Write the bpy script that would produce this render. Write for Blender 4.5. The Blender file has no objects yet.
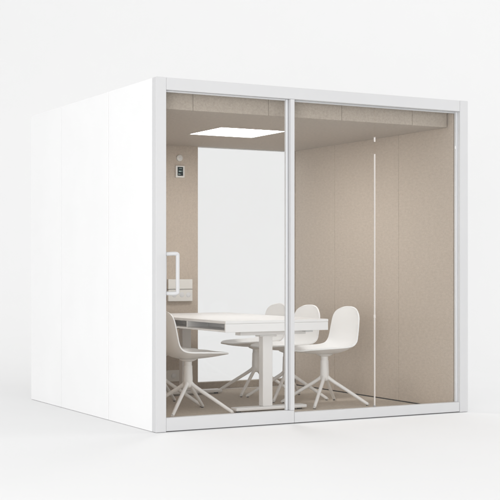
import bpy, bmesh, math
from mathutils import Vector, Matrix

scene = bpy.context.scene
COL = scene.collection
S = 1.08                      # all constants below are in survey units; metres = units * S
W, D, H = 2.4785, 2.382, 2.25  # outer size of the pod
PI = math.pi

# ---------------------------------------------------------------- materials
def new_mat(name):
    m = bpy.data.materials.new(name); m.use_nodes = True
    nt = m.node_tree
    return m, nt, nt.nodes['Principled BSDF']

def setp(b, **k):
    for n, v in k.items():
        b.inputs[n.replace('_', ' ')].default_value = v

def painted(name, col, rough=.45, bump=.02, scale=350, var=.012):
    m, nt, b = new_mat(name)
    setp(b, Roughness=rough)
    tc = nt.nodes.new('ShaderNodeTexCoord')
    n1 = nt.nodes.new('ShaderNodeTexNoise'); n1.inputs['Scale'].default_value = scale; n1.inputs['Detail'].default_value = 2
    n2 = nt.nodes.new('ShaderNodeTexNoise'); n2.inputs['Scale'].default_value = 2.3; n2.inputs['Detail'].default_value = 4
    nt.links.new(tc.outputs['Object'], n1.inputs['Vector']); nt.links.new(tc.outputs['Object'], n2.inputs['Vector'])
    r = nt.nodes.new('ShaderNodeValToRGB')
    r.color_ramp.elements[0].position = .3; r.color_ramp.elements[1].position = .7
    r.color_ramp.elements[0].color = [c * (1 - var) for c in col] + [1]
    r.color_ramp.elements[1].color = [min(1, c * (1 + var)) for c in col] + [1]
    nt.links.new(n2.outputs['Fac'], r.inputs['Fac']); nt.links.new(r.outputs['Color'], b.inputs['Base Color'])
    bp = nt.nodes.new('ShaderNodeBump'); bp.inputs['Strength'].default_value = bump; bp.inputs['Distance'].default_value = .002
    nt.links.new(n1.outputs['Fac'], bp.inputs['Height']); nt.links.new(bp.outputs['Normal'], b.inputs['Normal'])
    return m

def fabric(name, dark, light, fine=240, coarse=60, bump=.5):
    """pressed felt: fine fibre speckle over soft mottling"""
    m, nt, b = new_mat(name)
    setp(b, Roughness=.95); b.inputs['Specular IOR Level'].default_value = .15
    b.inputs['Sheen Weight'].default_value = .12; b.inputs['Sheen Roughness'].default_value = .6
    tc = nt.nodes.new('ShaderNodeTexCoord')
    n1 = nt.nodes.new('ShaderNodeTexNoise'); n1.inputs['Scale'].default_value = fine; n1.inputs['Detail'].default_value = 3
    n2 = nt.nodes.new('ShaderNodeTexNoise'); n2.inputs['Scale'].default_value = coarse; n2.inputs['Detail'].default_value = 5; n2.inputs['Roughness'].default_value = .65
    mp = nt.nodes.new('ShaderNodeMapping'); mp.inputs['Scale'].default_value = (1, .42, 1)   # fibres lie along the length of the wall
    nt.links.new(tc.outputs['Object'], mp.inputs['Vector'])
    for n in (n1, n2): nt.links.new(mp.outputs['Vector'], n.inputs['Vector'])
    mx = nt.nodes.new('ShaderNodeMix'); mx.data_type = 'FLOAT'; mx.inputs['Factor'].default_value = .55
    nt.links.new(n1.outputs['Fac'], mx.inputs['A']); nt.links.new(n2.outputs['Fac'], mx.inputs['B'])
    r = nt.nodes.new('ShaderNodeValToRGB')
    r.color_ramp.elements[0].position = .33; r.color_ramp.elements[1].position = .67
    r.color_ramp.elements[0].color = list(dark) + [1]; r.color_ramp.elements[1].color = list(light) + [1]
    nt.links.new(mx.outputs['Result'], r.inputs['Fac']); nt.links.new(r.outputs['Color'], b.inputs['Base Color'])
    bp = nt.nodes.new('ShaderNodeBump'); bp.inputs['Strength'].default_value = bump; bp.inputs['Distance'].default_value = .003
    nt.links.new(mx.outputs['Result'], bp.inputs['Height']); nt.links.new(bp.outputs['Normal'], b.inputs['Normal'])
    return m

def glass(name, tint=(.99, .9915, .991)):
    m = bpy.data.materials.new(name); m.use_nodes = True
    nt = m.node_tree; nt.nodes.clear()
    o = nt.nodes.new('ShaderNodeOutputMaterial')
    mix = nt.nodes.new('ShaderNodeMixShader'); lw = nt.nodes.new('ShaderNodeLayerWeight'); lw.inputs['Blend'].default_value = .5
    pw = nt.nodes.new('ShaderNodeMath'); pw.operation = 'POWER'; pw.inputs[1].default_value = 5
    nt.links.new(lw.outputs['Facing'], pw.inputs[0])
    fr = nt.nodes.new('ShaderNodeMath'); fr.operation = 'MULTIPLY_ADD'; fr.inputs[1].default_value = .70; fr.inputs[2].default_value = .022
    nt.links.new(pw.outputs[0], fr.inputs[0])            # Schlick, the same from both faces of the pane
    t = nt.nodes.new('ShaderNodeBsdfTransparent'); t.inputs['Color'].default_value = (*tint, 1)
    g = nt.nodes.new('ShaderNodeBsdfGlossy'); g.inputs['Roughness'].default_value = .0
    nt.links.new(fr.outputs[0], mix.inputs['Fac']); nt.links.new(t.outputs['BSDF'], mix.inputs[1])
    nt.links.new(g.outputs['BSDF'], mix.inputs[2]); nt.links.new(mix.outputs['Shader'], o.inputs['Surface'])
    return m

def emit(name, col, s):
    m = bpy.data.materials.new(name); m.use_nodes = True
    nt = m.node_tree; nt.nodes.clear()
    o = nt.nodes.new('ShaderNodeOutputMaterial'); e = nt.nodes.new('ShaderNodeEmission')
    e.inputs['Color'].default_value = (*col, 1); e.inputs['Strength'].default_value = s
    nt.links.new(e.outputs['Emission'], o.inputs['Surface'])
    return m

M = {}
M['coat'] = painted('white_powder_coat', (.845, .845, .845))
M['frame'] = painted('white_frame_lacquer', (.60, .60, .605), .38)
M['laminate'] = painted('white_table_laminate', (.82, .815, .81), .4)
M['table_metal'] = painted('pale_grey_table_metal', (.80, .79, .78), .42)
M['shell'] = painted('white_moulded_plastic', (.90, .90, .895), .48, .03)
M['chair_metal'] = painted('white_chair_metal', (.85, .84, .825), .45)
M['device'] = painted('off_white_device_plastic', (.74, .73, .70), .5)
M['seal'] = painted('grey_rubber_seal', (.34, .33, .32), .7)
M['dark'] = painted('dark_rubber', (.05, .048, .045), .8)
M['alu'] = painted('pale_anodised_trim', (.72, .73, .745), .5)
M['joint'] = painted('joint_refracted_light', (.66, .62, .59), .3)  # pale colour stands in for light refracted in the clear joint
M['felt'] = fabric('beige_wall_felt', (.462, .395, .328), (.582, .506, .429))
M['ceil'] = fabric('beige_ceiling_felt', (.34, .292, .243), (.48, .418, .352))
M['carpet'] = fabric('taupe_carpet', (.43, .37, .305), (.64, .56, .465), 300, 90, .8)
M['glass'] = glass('clear_glass')
M['light'] = emit('lamp_diffuser', (1, .99, .975), 18.5)
M['screen'] = emit('dark_control_screen', (.012, .018, .017), 1)
M['readout'] = emit('screen_readout', (.42, .50, .47), 1)
M['paper'] = painted('studio_backdrop_paper', (.80, .80, .80), .9, 0, 60, .003)

# ---------------------------------------------------------------- mesh helpers
def box(bm, x0, x1, y0, y1, z0, z1, bev=0, seg=2):
    b = bmesh.new()
    bmesh.ops.create_cube(b, size=1)
    for v in b.verts:
        v.co = Vector((x0 + (v.co.x + .5) * (x1 - x0), y0 + (v.co.y + .5) * (y1 - y0), z0 + (v.co.z + .5) * (z1 - z0)))
    if bev:
        bmesh.ops.bevel(b, geom=list(b.edges), offset=bev, segments=seg, profile=.5, affect='EDGES', clamp_overlap=True)
    me = bpy.data.meshes.new('scratch'); b.to_mesh(me); b.free()
    bm.from_mesh(me); bpy.data.meshes.remove(me)

def lathe(bm, prof, cx=0, cy=0, n=32, axis='z'):
    rings = []
    for r, z in prof:
        ring = []
        for i in range(n):
            a = 2 * PI * i / n
            p = (cx + r * math.cos(a), cy + r * math.sin(a), z)
            ring.append(bm.verts.new(p))
        rings.append(ring)
    for a, b in zip(rings, rings[1:]):
        for i in range(n):
            bm.faces.new((a[i], a[(i + 1) % n], b[(i + 1) % n], b[i]))
    bm.faces.new(rings[0][::-1]); bm.faces.new(rings[-1])

def tube(bm, pts, rad, n=16):
    pts = [Vector(p) for p in pts]
    rings = []
    for i, p in enumerate(pts):
        t = (pts[min(i + 1, len(pts) - 1)] - pts[max(i - 1, 0)]).normalized()
        ref = Vector((0, 1, 0)) if abs(t.y) < .9 else Vector((1, 0, 0))
        u = t.cross(ref).normalized(); w = t.cross(u).normalized()
        r = rad[i] if isinstance(rad, (list, tuple)) else rad
        rings.append([bm.verts.new(p + (u * math.cos(2 * PI * k / n) + w * math.sin(2 * PI * k / n)) * r) for k in range(n)])
    for a, b in zip(rings, rings[1:]):
        for k in range(n):
            bm.faces.new((a[k], a[(k + 1) % n], b[(k + 1) % n], b[k]))
    bm.faces.new(rings[0]); bm.faces.new(rings[-1][::-1])

def bez(pts, n=8):
    """Catmull-Rom through points"""
    P = [Vector(pts[0])] + [Vector(p) for p in pts] + [Vector(pts[-1])]
    out = []
    for i in range(1, len(P) - 2):
        for k in range(n):
            t = k / n
            a, b, c, d = P[i - 1], P[i], P[i + 1], P[i + 2]
            out.append(.5 * ((2 * b) + (c - a) * t + (2 * a - 5 * b + 4 * c - d) * t * t + (3 * b - a - 3 * c + d) * t ** 3))
    out.append(P[-2])
    return out

def obj(name, bm, mat, parent=None, loc=(0, 0, 0), rotz=0, smooth=True):
    bmesh.ops.recalc_face_normals(bm, faces=bm.faces)
    me = bpy.data.meshes.new(name)
    for v in bm.verts: v.co *= S
    bm.to_mesh(me); bm.free()
    me.materials.append(M[mat])
    if smooth:
        me.polygons.foreach_set('use_smooth', [True] * len(me.polygons))
        me.set_sharp_from_angle(angle=math.radians(50))
    o = bpy.data.objects.new(name, me); COL.objects.link(o)
    o.parent = parent; o.location = Vector(loc) * S; o.rotation_euler = (0, 0, rotz)
    return o

def bobj(name, mat, parent, *boxes, bev=.003, seg=2, **k):
    bm = bmesh.new()
    for b in boxes: box(bm, *b, bev=bev, seg=seg)
    o = obj(name, bm, mat, parent, **k)
    if bev:
        w = o.modifiers.new('weighted', 'WEIGHTED_NORMAL'); w.keep_sharp = False; w.weight = 90
    return o

def thing(name, label, cat, loc=(0, 0, 0), rotz=0, group=None):
    o = bpy.data.objects.new(name, None); COL.objects.link(o)
    o.location = Vector(loc) * S; o.rotation_euler = (0, 0, rotz); o.empty_display_size = .2
    o['label'] = label; o['category'] = cat
    if group: o['group'] = group
    return o

# ---------------------------------------------------------------- camera constants
YAW = .502166569
CAM = Vector((-3.36346, -7.35774, 1.03668))
R_ = Vector((math.cos(YAW), -math.sin(YAW), 0)); F_ = Vector((math.sin(YAW), math.cos(YAW), 0))
GZ = -.002            # studio floor, a hair under the pod's levelling feet

# ---------------------------------------------------------------- studio backdrop: floor sweeping up into a wall
bm = bmesh.new()
prof = [(-14, 0), (-6, 0), (0, 0), (6, 0), (13.0, 0)]
rad = 4.5
for i in range(1, 25):
    a = PI / 2 * i / 24
    prof.append((13.0 + rad * math.sin(a), rad * (1 - math.cos(a))))
prof.append((13.0 + rad, 11))
rows = []
for d, z in prof:
    rows.append([bm.verts.new(Vector((CAM.x, CAM.y, GZ)) + R_ * s + F_ * d + Vector((0, 0, z))) for s in (-18, -9, 0, 9, 18)])
for a, b in zip(rows, rows[1:]):
    for k in range(4): bm.faces.new((a[k], a[k + 1], b[k + 1], b[k]))
g = obj('studio_floor', bm, 'paper'); g['kind'] = 'structure'
for p in g.data.polygons: p.use_smooth = True

# ---------------------------------------------------------------- the pod
pod = thing('meeting_pod', 'white boxy meeting pod with glazed front and beige felt interior, standing on the studio floor', 'meeting pod', (0, 0, GZ))
def P(name, mat, *boxes, parent=None, bev=.003, **k):
    """part of the pod, or sub-part of one of its parts; boxes in pod coordinates"""
    bb = [(b[0], b[1], b[2], b[3], b[4] - GZ, b[5] - GZ) for b in boxes]
    return bobj(name, mat, parent or pod, *bb, bev=bev, **k)

XI0, XI1 = .088, 2.392     # inner faces of the side walls
YR = 2.30                  # inner face of the rear wall
ZF, ZC = .012, 2.066       # carpet top and ceiling underside
FW = .072                  # width of the front surround
# exterior cladding
G = .0032
ys = [.060, .782, 1.700, D]
for i in range(3):
    P('side_panel', 'coat', (0.0, .030, ys[i] + G, ys[i + 1] - G, .0, H - .002), bev=.0025)
for i in range(3):
    P('side_panel', 'coat', (W - .030, W, ys[i] + G, ys[i + 1] - G, .0, H - .002), bev=.0025)
P('wall_core', 'seal', (.033, XI0 - .022, .064, D - .04, .002, H - .03), bev=0)
P('wall_core', 'seal', (W - .066, W - .033, .064, D - .04, .002, H - .03), bev=0)
P('roof', 'coat', (.033, W - .033, .062, D - .002, H - .026, H - .003))
P('plinth', 'seal', (.05, W - .05, .05, D - .05, GZ, -.0005), bev=0)
P('floor_deck', 'seal', (.070, W - .070, .080, D - .045, .001, .006), bev=0)

# front surround: two posts, a head and a sill
P('front_post', 'frame', (0, FW, 0, .058, .0, H), bev=.0035)
P('front_post', 'frame', (W - FW, W, 0, .058, .0, H), bev=.0035)
P('front_head', 'frame', (FW + .0003, W - FW - .0003, .0012, .058, H - .079, H - .0008), bev=.003)

# door: bottom rail, glass leaf, closing stile, handle
YG = .040
door = P('door', 'frame', (FW + .001, 1.0185, .004, .056, .004, .088), bev=.003)
P('door_glass', 'glass', (FW + .0015, .968, YG - .004, YG + .004, .0885, H - .080), parent=door, bev=0)
P('door_stile', 'alu', (.969, .9835, YG - .010, YG + .012, .0885, H - .0800), parent=door, bev=.0015)
P('door_head_rail', 'frame', (FW + .001, .966, YG - .012, YG + .012, H - .0885, H - .0795), parent=door, bev=.0015)
hb = bmesh.new()
box(hb, .0735, .0870, .0265, .0360, .862 - GZ, 1.145 - GZ, .002)
path = bez([(.080, .030, 1.128 - GZ), (.088, -.006, 1.130 - GZ), (.114, -.031, 1.131 - GZ), (.130, -.036, 1.128 - GZ), (.134, -.036, 1.116 - GZ), (.134, -.036, 1.05 - GZ),
            (.134, -.036, .95 - GZ), (.134, -.036, .894 - GZ), (.130, -.036, .882 - GZ), (.114, -.031, .879 - GZ), (.088, -.006, .879 - GZ), (.080, .030, .880 - GZ)], 8)
tube(hb, path, .0125, 18)
P_handle = obj('handle', hb, 'frame', door)

# mullion and fixed glazing: two panes butted with a clear joint
P('mullion', 'frame', (.9885, 1.0190, .002, .060, .0885, H - .0795), bev=.002)
fix = P('glazing_sill', 'frame', (1.0205, W - FW - .001, .004, .056, .004, .0725), bev=.003)
XJ = 1.690
P('glass_pane', 'glass', (1.0195, XJ - .0045, YG - .004, YG + .004, .073, H - .0800), bev=0)
P('glass_pane', 'glass', (XJ + .0045, W - FW - .0125, YG - .004, YG + .004, .073, H - .0800), bev=0)
P('glazing_trim', 'alu', (W - FW - .0120, W - FW - .0006, YG - .010, YG + .012, .073, H - .0800), bev=.001)
P('glazing_head_rail', 'frame', (1.0195, W - FW - .0125, YG + .0045, YG + .014, H - .090, H - .0795), bev=.001)
P('glass_joint', 'joint', (XJ - .0040, XJ + .0040, YG - .0045, YG + .0045, .0735, 1.836), bev=.001)  # paints the joint's bright refraction, stopping where it turns dark
P('joint_glint', 'joint', (XJ - .0050, XJ + .0050, YG - .0055, YG + .0055, 1.920, 1.950), bev=.003)  # no real fitting: pale dot painted for the refracted ceiling edge
P('joint_glint', 'joint', (XJ - .0060, XJ + .0060, YG - .0065, YG + .0065, .690, .716), bev=.003)  # likewise a pale dot painted for a bright spot on the joint
P('joint_foot', 'seal', (XJ - .0075, XJ + .0075, YG - .007, YG + .007, .0728, .084), bev=.002)

# interior lining: felt wall panels with fine seams
g2 = .0013
wy = [.064, .742, 1.655, YR - .002]
for i in range(3):
    P('wall_panel', 'felt', (XI1, W - .068, wy[i] + g2, wy[i + 1] - g2, ZF + .008, H - .04), bev=.003)
    P('wall_panel', 'felt', (.068, XI0, wy[i] + g2, wy[i + 1] - g2, ZF + .008, H - .04), bev=.003)
P('skirting_gap', 'dark', (XI1 + .006, W - .068, .07, YR, ZF + .0005, ZF + .0075), bev=0)
P('skirting_gap', 'dark', (.068, XI0 - .006, .07, YR, ZF + .0005, ZF + .0075), bev=0)
XG = 1.440                 # left edge of the rear window
P('rear_wall_panel', 'felt', (XI0 + .001, XG, YR, YR + .05, ZF + .010, ZC + .05), bev=.003)
P('rear_cladding', 'coat', (.033, XG - .002, D - .030, D - .001, .0, H - .028), bev=.0025)
P('rear_window_head', 'coat', (XG, W - .033, D - .030, D - .001, ZC - .002, H - .028), bev=.0025)
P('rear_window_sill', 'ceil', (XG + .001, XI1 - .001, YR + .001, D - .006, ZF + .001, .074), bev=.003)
P('rear_window_trim', 'felt', (XG - .0015, XG + .004, YR + .051, D - .031, .075, ZC), (XI1 - .004, XI1 + .03, YR + .003, D - .031, .075, ZC), bev=.001)
P('rear_window', 'glass', (XG + .005, XI1 - .0045, 2.335, 2.343, .0745, ZC + .01), bev=0)

# carpet
P('carpet', 'carpet', (XI0 - .004, XI1 + .004, .060, YR + .0005, .007, ZF), bev=.001)

# ceiling: lowered felt tray with a segmented fascia behind the glass, recessed square lamp
LX0, LX1, LY0, LY1 = .934, 1.487, .906, 1.444
cz0, cz1 = ZC, ZC + .03
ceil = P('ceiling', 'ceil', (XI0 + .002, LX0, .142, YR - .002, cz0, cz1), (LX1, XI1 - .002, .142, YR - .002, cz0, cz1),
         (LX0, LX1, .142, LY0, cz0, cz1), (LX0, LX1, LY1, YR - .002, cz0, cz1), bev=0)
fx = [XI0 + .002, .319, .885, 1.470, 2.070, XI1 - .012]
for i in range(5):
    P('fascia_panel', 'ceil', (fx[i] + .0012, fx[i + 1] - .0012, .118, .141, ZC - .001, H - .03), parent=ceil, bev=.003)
lamp = P('ceiling_lamp', 'frame', (LX0 + .0005, LX0 + .007, LY0 + .0005, LY1 - .0005, cz0 - .0015, cz1), (LX1 - .007, LX1 - .0005, LY0 + .0005, LY1 - .0005, cz0 - .0015, cz1),
         (LX0 + .007, LX1 - .007, LY0 + .0005, LY0 + .007, cz0 - .0015, cz1), (LX0 + .007, LX1 - .007, LY1 - .007, LY1 - .0005, cz0 - .0015, cz1), bev=0)
P('diffuser', 'light', (LX0 + .0075, LX1 - .0075, LY0 + .0075, LY1 - .0075, cz0 + .002, cz0 + .008), parent=lamp, bev=0)

# devices on the rear wall
def disc(bm, x, y0, y1, z, r, n=32):
    a = [bm.verts.new((x + r * math.cos(2 * PI * i / n), y1, z + r * math.sin(2 * PI * i / n))) for i in range(n)]
    b = [bm.verts.new((x + r * math.cos(2 * PI * i / n), y0 + r * .12, z + r * math.sin(2 * PI * i / n))) for i in range(n)]
    c = [bm.verts.new((x + r * .86 * math.cos(2 * PI * i / n), y0, z + r * .86 * math.sin(2 * PI * i / n))) for i in range(n)]
    for p, q in ((a, b), (b, c)):
        for i in range(n): bm.faces.new((p[i], p[(i + 1) % n], q[(i + 1) % n], q[i]))
    bm.faces.new(c); bm.faces.new(a[::-1])
bm = bmesh.new(); disc(bm, 1.264, YR - .016, YR, 1.961 - GZ, .028)
sn = obj('presence_sensor', bm, 'device', pod)
bm = bmesh.new(); disc(bm, 1.264, YR - .019, YR - .0162, 1.961 - GZ, .010)
obj('sensor_lens', bm, 'alu', sn)
pan = P('control_panel', 'device', (1.225, 1.309, YR - .016, YR, 1.796, 1.897), bev=.004)
scr = P('screen', 'screen', (1.242, 1.292, YR - .0175, YR - .0163, 1.812, 1.886), parent=pan, bev=0)
for r in ((1.252, 1.272, 1.846, 1.853), (1.274, 1.285, 1.849, 1.852), (1.249, 1.259, 1.822, 1.829), (1.263, 1.270, 1.823, 1.827), (1.255, 1.281, 1.872, 1.8745)):
    P('readout', 'readout', (r[0], r[1], YR - .0185, YR - .0178, r[2], r[3]), parent=pan, bev=0)
sock = P('socket_box', 'device', (1.150, 1.374, YR - .030, YR, .866, .948), (1.150, 1.374, YR - .030, YR, .764, .860), bev=.003)
P('socket_gap', 'seal', (1.153, 1.371, YR - .026, YR, .8605, .8655), parent=sock, bev=0)
for sx in (1.205, 1.275, 1.335):
    bm = bmesh.new(); disc(bm, sx, YR - .0325, YR - .0302, .818 - GZ, .022)
    so = obj('socket', bm, 'alu', sock)
low = P('floor_socket_plate', 'device', (1.120, 1.304, YR - .014, YR, .095, .190), bev=.003)
bm = bmesh.new(); disc(bm, 1.205, YR - .0165, YR - .0142, .143 - GZ, .022); obj('socket', bm, 'alu', low)

# ---------------------------------------------------------------- the table
TX0, TX1, TY0, TY1, TZ = .763, 1.608, .512, 2.120, .671
table = thing('meeting_table', 'white rectangular height adjustable table with open storage cubbies, standing inside the glazed pod', 'table', (1.2, 1.32, ZF))
def T(name, mat, *boxes, parent=None, bev=.002, **k):
    bb = [(b[0] - 1.2, b[1] - 1.2, b[2] - 1.32, b[3] - 1.32, b[4] - ZF, b[5] - ZF) for b in boxes]
    return bobj(name, mat, parent or table, *bb, bev=bev, **k)
T('tabletop', 'laminate', (TX0, TX1, TY0, TY1, TZ - .020, TZ), bev=.003)
tb, tt = TZ - .079, TZ - .0205
shelf = T('storage_tray', 'laminate',
  (TX0 + .002, TX1 - .002, TY0 + .018, TY1 - .018, tb, tb + .013),               # bottom board
  (TX0 + .18, TX0 + .192, TY0 + .0185, TY1 - .0185, tb + .0132, tt),              # back of the left cubbies
  (TX1 - .192, TX1 - .18, TY0 + .0185, TY1 - .0185, tb + .0132, tt))
T('end_panel', 'laminate', (TX0 + .001, TX1 - .001, TY0 + .001, TY0 + .0175, tb - .001, tt), bev=.0025)
T('end_panel', 'laminate', (TX0 + .001, TX1 - .001, TY1 - .0175, TY1 - .001, tb - .001, tt), bev=.0025)
for yy in (1.13, 1.75):
    T('divider', 'laminate', (TX0 + .003, TX0 + .179, yy - .006, yy + .006, tb + .0133, tt), parent=shelf, bev=.001)
    T('divider', 'laminate', (TX1 - .179, TX1 - .003, yy - .006, yy + .006, tb + .0133, tt), parent=shelf, bev=.001)
T('support_frame', 'table_metal', (.93, 1.47, .60, .68, tb - .030, tb - .0005), (.93, 1.47, 1.96, 2.04, tb - .030, tb - .0005), (1.16, 1.24, .6805, 1.9595, tb - .030, tb - .0005))
for yc, (la, lb) in ((.66, ('near', 'far')), (1.99, ('far', 'near'))):
    leg = T('leg', 'table_metal', (1.128, 1.209, yc - .032, yc + .032, .048, tb - .0305), bev=.006)
    T('leg_bracket', 'table_metal', (1.100, 1.240, yc - .036, yc + .036, tb - .043, tb - .031), parent=leg, bev=.004)
    ft = T('foot', 'table_metal', (.905, 1.490, yc - .045, yc + .045, .024, .048), bev=.007, seg=3)
    for px in (.945, 1.45):
        bm = bmesh.new()
        lathe(bm, [(.018, 0), (.018, .0115)], px - 1.2, yc - 1.32, 20)
        obj('glide', bm, 'dark', ft)
T('height_control', 'alu', (1.44, 1.50, .55, .60, tb - .014, tb - .0015), bev=.003)

# ---------------------------------------------------------------- chairs
def interp(tab, s):
    for (a, va), (b, vb) in zip(tab, tab[1:]):
        if s <= b:
            t = (s - a) / (b - a)
            return va + (vb - va) * t
    return tab[-1][1]

def shell_mesh():
    """one moulded bowl: seat running up into a back with rounded shoulders (faces +x)"""
    rim = [(.292, 0, .424), (.22, 0, .434), (.10, 0, .441), (0, 0, .444), (-.08, 0, .448), (-.132, 0, .461), (-.160, 0, .490), (-.172, 0, .53), (-.184, 0, .60), (-.197, 0, .68), (-.208, 0, .750)]
    mid = [(.292, 0, .424), (.22, 0, .410), (.10, 0, .397), (0, 0, .393), (-.08, 0, .399), (-.138, 0, .422), (-.178, 0, .465), (-.200, 0, .53), (-.214, 0, .60), (-.224, 0, .68), (-.229, 0, .750)]
    rim, mid = bez(rim, 8), bez(mid, 8)
    L = [0]
    for a, b in zip(mid, mid[1:]): L.append(L[-1] + (b - a).length)
    tot = L[-1]
    NS, NV = 70, 28
    def at(line, s):
        d = s * tot
        for i in range(len(L) - 1):
            if d <= L[i + 1] + 1e-9:
                return line[i].lerp(line[i + 1], (d - L[i]) / max(1e-9, L[i + 1] - L[i]))
        return line[-1]
    base = [(0, .185), (.15, .198), (.35, .206), (.5, .206), (.62, .203), (.8, .193), (.92, .182), (1, .172)]
    bm = bmesh.new(); rows = []
    for i in range(NS + 1):
        s = .5 - .5 * math.cos(PI * i / NS)      # rows closer together towards both ends
        w = interp(base, s)
        if s > .85: w *= max(0, 1 - ((s - .85) / .15) ** 2.8) ** (1 / 2.5)
        if s < .26: w *= max(0, 1 - ((.26 - s) / .26) ** 2.6) ** (1 / 2.4)
        p, q = at(mid, s), at(rim, s)
        row = []
        for j in range(NV + 1):
            v = -1 + 2 * j / NV
            v = math.copysign(abs(v) ** .85, v)
            row.append(bm.verts.new(p.lerp(q, abs(v) ** 2.3 * min(1, w / .16)) + Vector((0, v * w, 0))))
        rows.append(row)
    for a, b in zip(rows, rows[1:]):
        for k in range(NV):
            bm.faces.new((a[k], a[k + 1], b[k + 1], b[k]))
    bmesh.ops.remove_doubles(bm, verts=bm.verts, dist=.0008)
    bmesh.ops.recalc_face_normals(bm, faces=bm.faces)
    bmesh.ops.solidify(bm, geom=list(bm.faces), thickness=.010)
    return bm

def leg_mesh():
    bm = bmesh.new()
    path = bez([(.004, 0, .285), (.009, 0, .245), (.022, 0, .212), (.060, 0, .180), (.190, 0, .100), (.318, 0, .020), (.333, 0, .0125)], 5)
    n = len(path)
    tube(bm, path, [.0172 - .0062 * (i / (n - 1)) if i < n - 2 else .0088 for i in range(n)], 18)
    return bm

def make_chair(label, group):
    t = thing('swivel_chair', label, 'chair', (0, 0, ZF), 0, group)
    obj('seat_shell', shell_mesh(), 'shell', t, (0, 0, -ZF))
    bm = bmesh.new()
    lathe(bm, [(.020, .176), (.030, .184), (.0335, .205), (.0335, .240), (.0318, .285), (.0308, .330), (.0298, .334)], 0, 0, 36)
    st = obj('stem', bm, 'chair_metal', t)
    bm = bmesh.new()
    lathe(bm, [(.0270, .3335), (.0275, .336), (.0275, .362), (.058, .374), (.066, .383)], 0, 0, 36)
    obj('swivel_mount', bm, 'chair_metal', t)
    lm = leg_mesh()
    first = None
    for k in range(4):
        a = PI / 4 + k * PI / 2
        if first is None:
            first = obj('leg', lm, 'chair_metal', t, (0, 0, 0), a); o = first
            bm = bmesh.new(); lathe(bm, [(.0085, 0), (.0085, .009)], .326, 0, 16)
            gl = obj('glide', bm, 'dark', o)
        else:
            o = first.copy(); COL.objects.link(o); o.parent = t; o.rotation_euler = (0, 0, a)
            c = gl.copy(); COL.objects.link(c); c.parent = o
    return t

GR = 'chairs around the meeting table'
def dup(root, loc, rotz, label):
    r = root.copy(); COL.objects.link(r); r.location = Vector(loc) * S; r.rotation_euler = (0, 0, rotz); r['label'] = label
    for ch in list(root.children):
        c = ch.copy(); COL.objects.link(c); c.parent = r
        for gch in ch.children:
            d = gch.copy(); COL.objects.link(d); d.parent = c
    return r
def base_turn(root, deg):
    for ch in root.children:
        if ch.name.startswith('leg'): ch.rotation_euler.z += math.radians(deg)

chair = make_chair('white shell chair facing left, nearest the front glass, its whole base in view', GR)
chair.location = Vector((1.770, .822, ZF)) * S; chair.rotation_euler = (0, 0, PI)
c2 = dup(chair, (1.734, 1.325, ZF), PI + .03, 'white shell chair facing left whose back rises just behind the right corner of the table')
c3 = dup(chair, (1.735, 1.825, ZF), PI - .02, 'white shell chair in front of the rear window, farthest of the three facing left')
c4 = dup(chair, (.632, .835, ZF), 0, 'shaded white shell chair facing right, tucked under the table below the door handle')
c5 = dup(chair, (.640, 1.335, ZF), 0, 'white chair hidden behind the front post except for its leg ends')
base_turn(c2, -5)
base_turn(c3, -4)

# ---------------------------------------------------------------- light
world = bpy.data.worlds.new('World'); scene.world = world; world.use_nodes = True
bg = world.node_tree.nodes['Background']
bg.inputs['Color'].default_value = (1, 1, 1, 1); bg.inputs['Strength'].default_value = 1.02

def area(name, loc, target, sx, sy, power, col=(1, 1, 1)):
    l = bpy.data.lights.new(name, 'AREA'); l.shape = 'RECTANGLE'; l.size = sx * S; l.size_y = sy * S; l.energy = power; l.color = col
    o = bpy.data.objects.new(name, l); COL.objects.link(o)
    o.location = Vector(loc) * S
    o.rotation_euler = (Vector(target) - Vector(loc)).to_track_quat('-Z', 'Y').to_euler()
    return o
area('softbox_key', (-5.4, -6.6, 1.4), (1.3, .8, .3), 4.5, 2.6, 305)
area('side_fill', (-8.0, 4.2, 2.0), (0, 1.8, 1.0), 4, 3, 32)  # unseen light added to even out the side cladding
area('right_fill', (10.5, -4.0, 4.0), (2, .5, .8), 4, 3, 200)  # unseen light added to lift the dim right side
area('backdrop_fill', (2.6, 3.6, 7.5), (5.6, 9.0, 2.6), 9, 2, 35)  # unseen light added to brighten the background

# ---------------------------------------------------------------- camera
cam = bpy.data.cameras.new('camera'); co = bpy.data.objects.new('camera', cam); COL.objects.link(co)
co.location = CAM * S; co.rotation_euler = (PI / 2, 0, -YAW)
cam.sensor_width = 36; cam.sensor_fit = 'HORIZONTAL'; cam.lens = 1278.398 / 500 * 36
cam.shift_y = 18.584 / 500; cam.clip_end = 200; cam.clip_start = .05
scene.camera = co

scene.render.engine = 'CYCLES'
scene.cycles.use_denoising = True
scene.cycles.max_bounces = 14; scene.cycles.diffuse_bounces = 6; scene.cycles.transparent_max_bounces = 16
scene.view_settings.view_transform = 'Standard'; scene.view_settings.look = 'None'
scene.view_settings.exposure = 0; scene.view_settings.gamma = 1
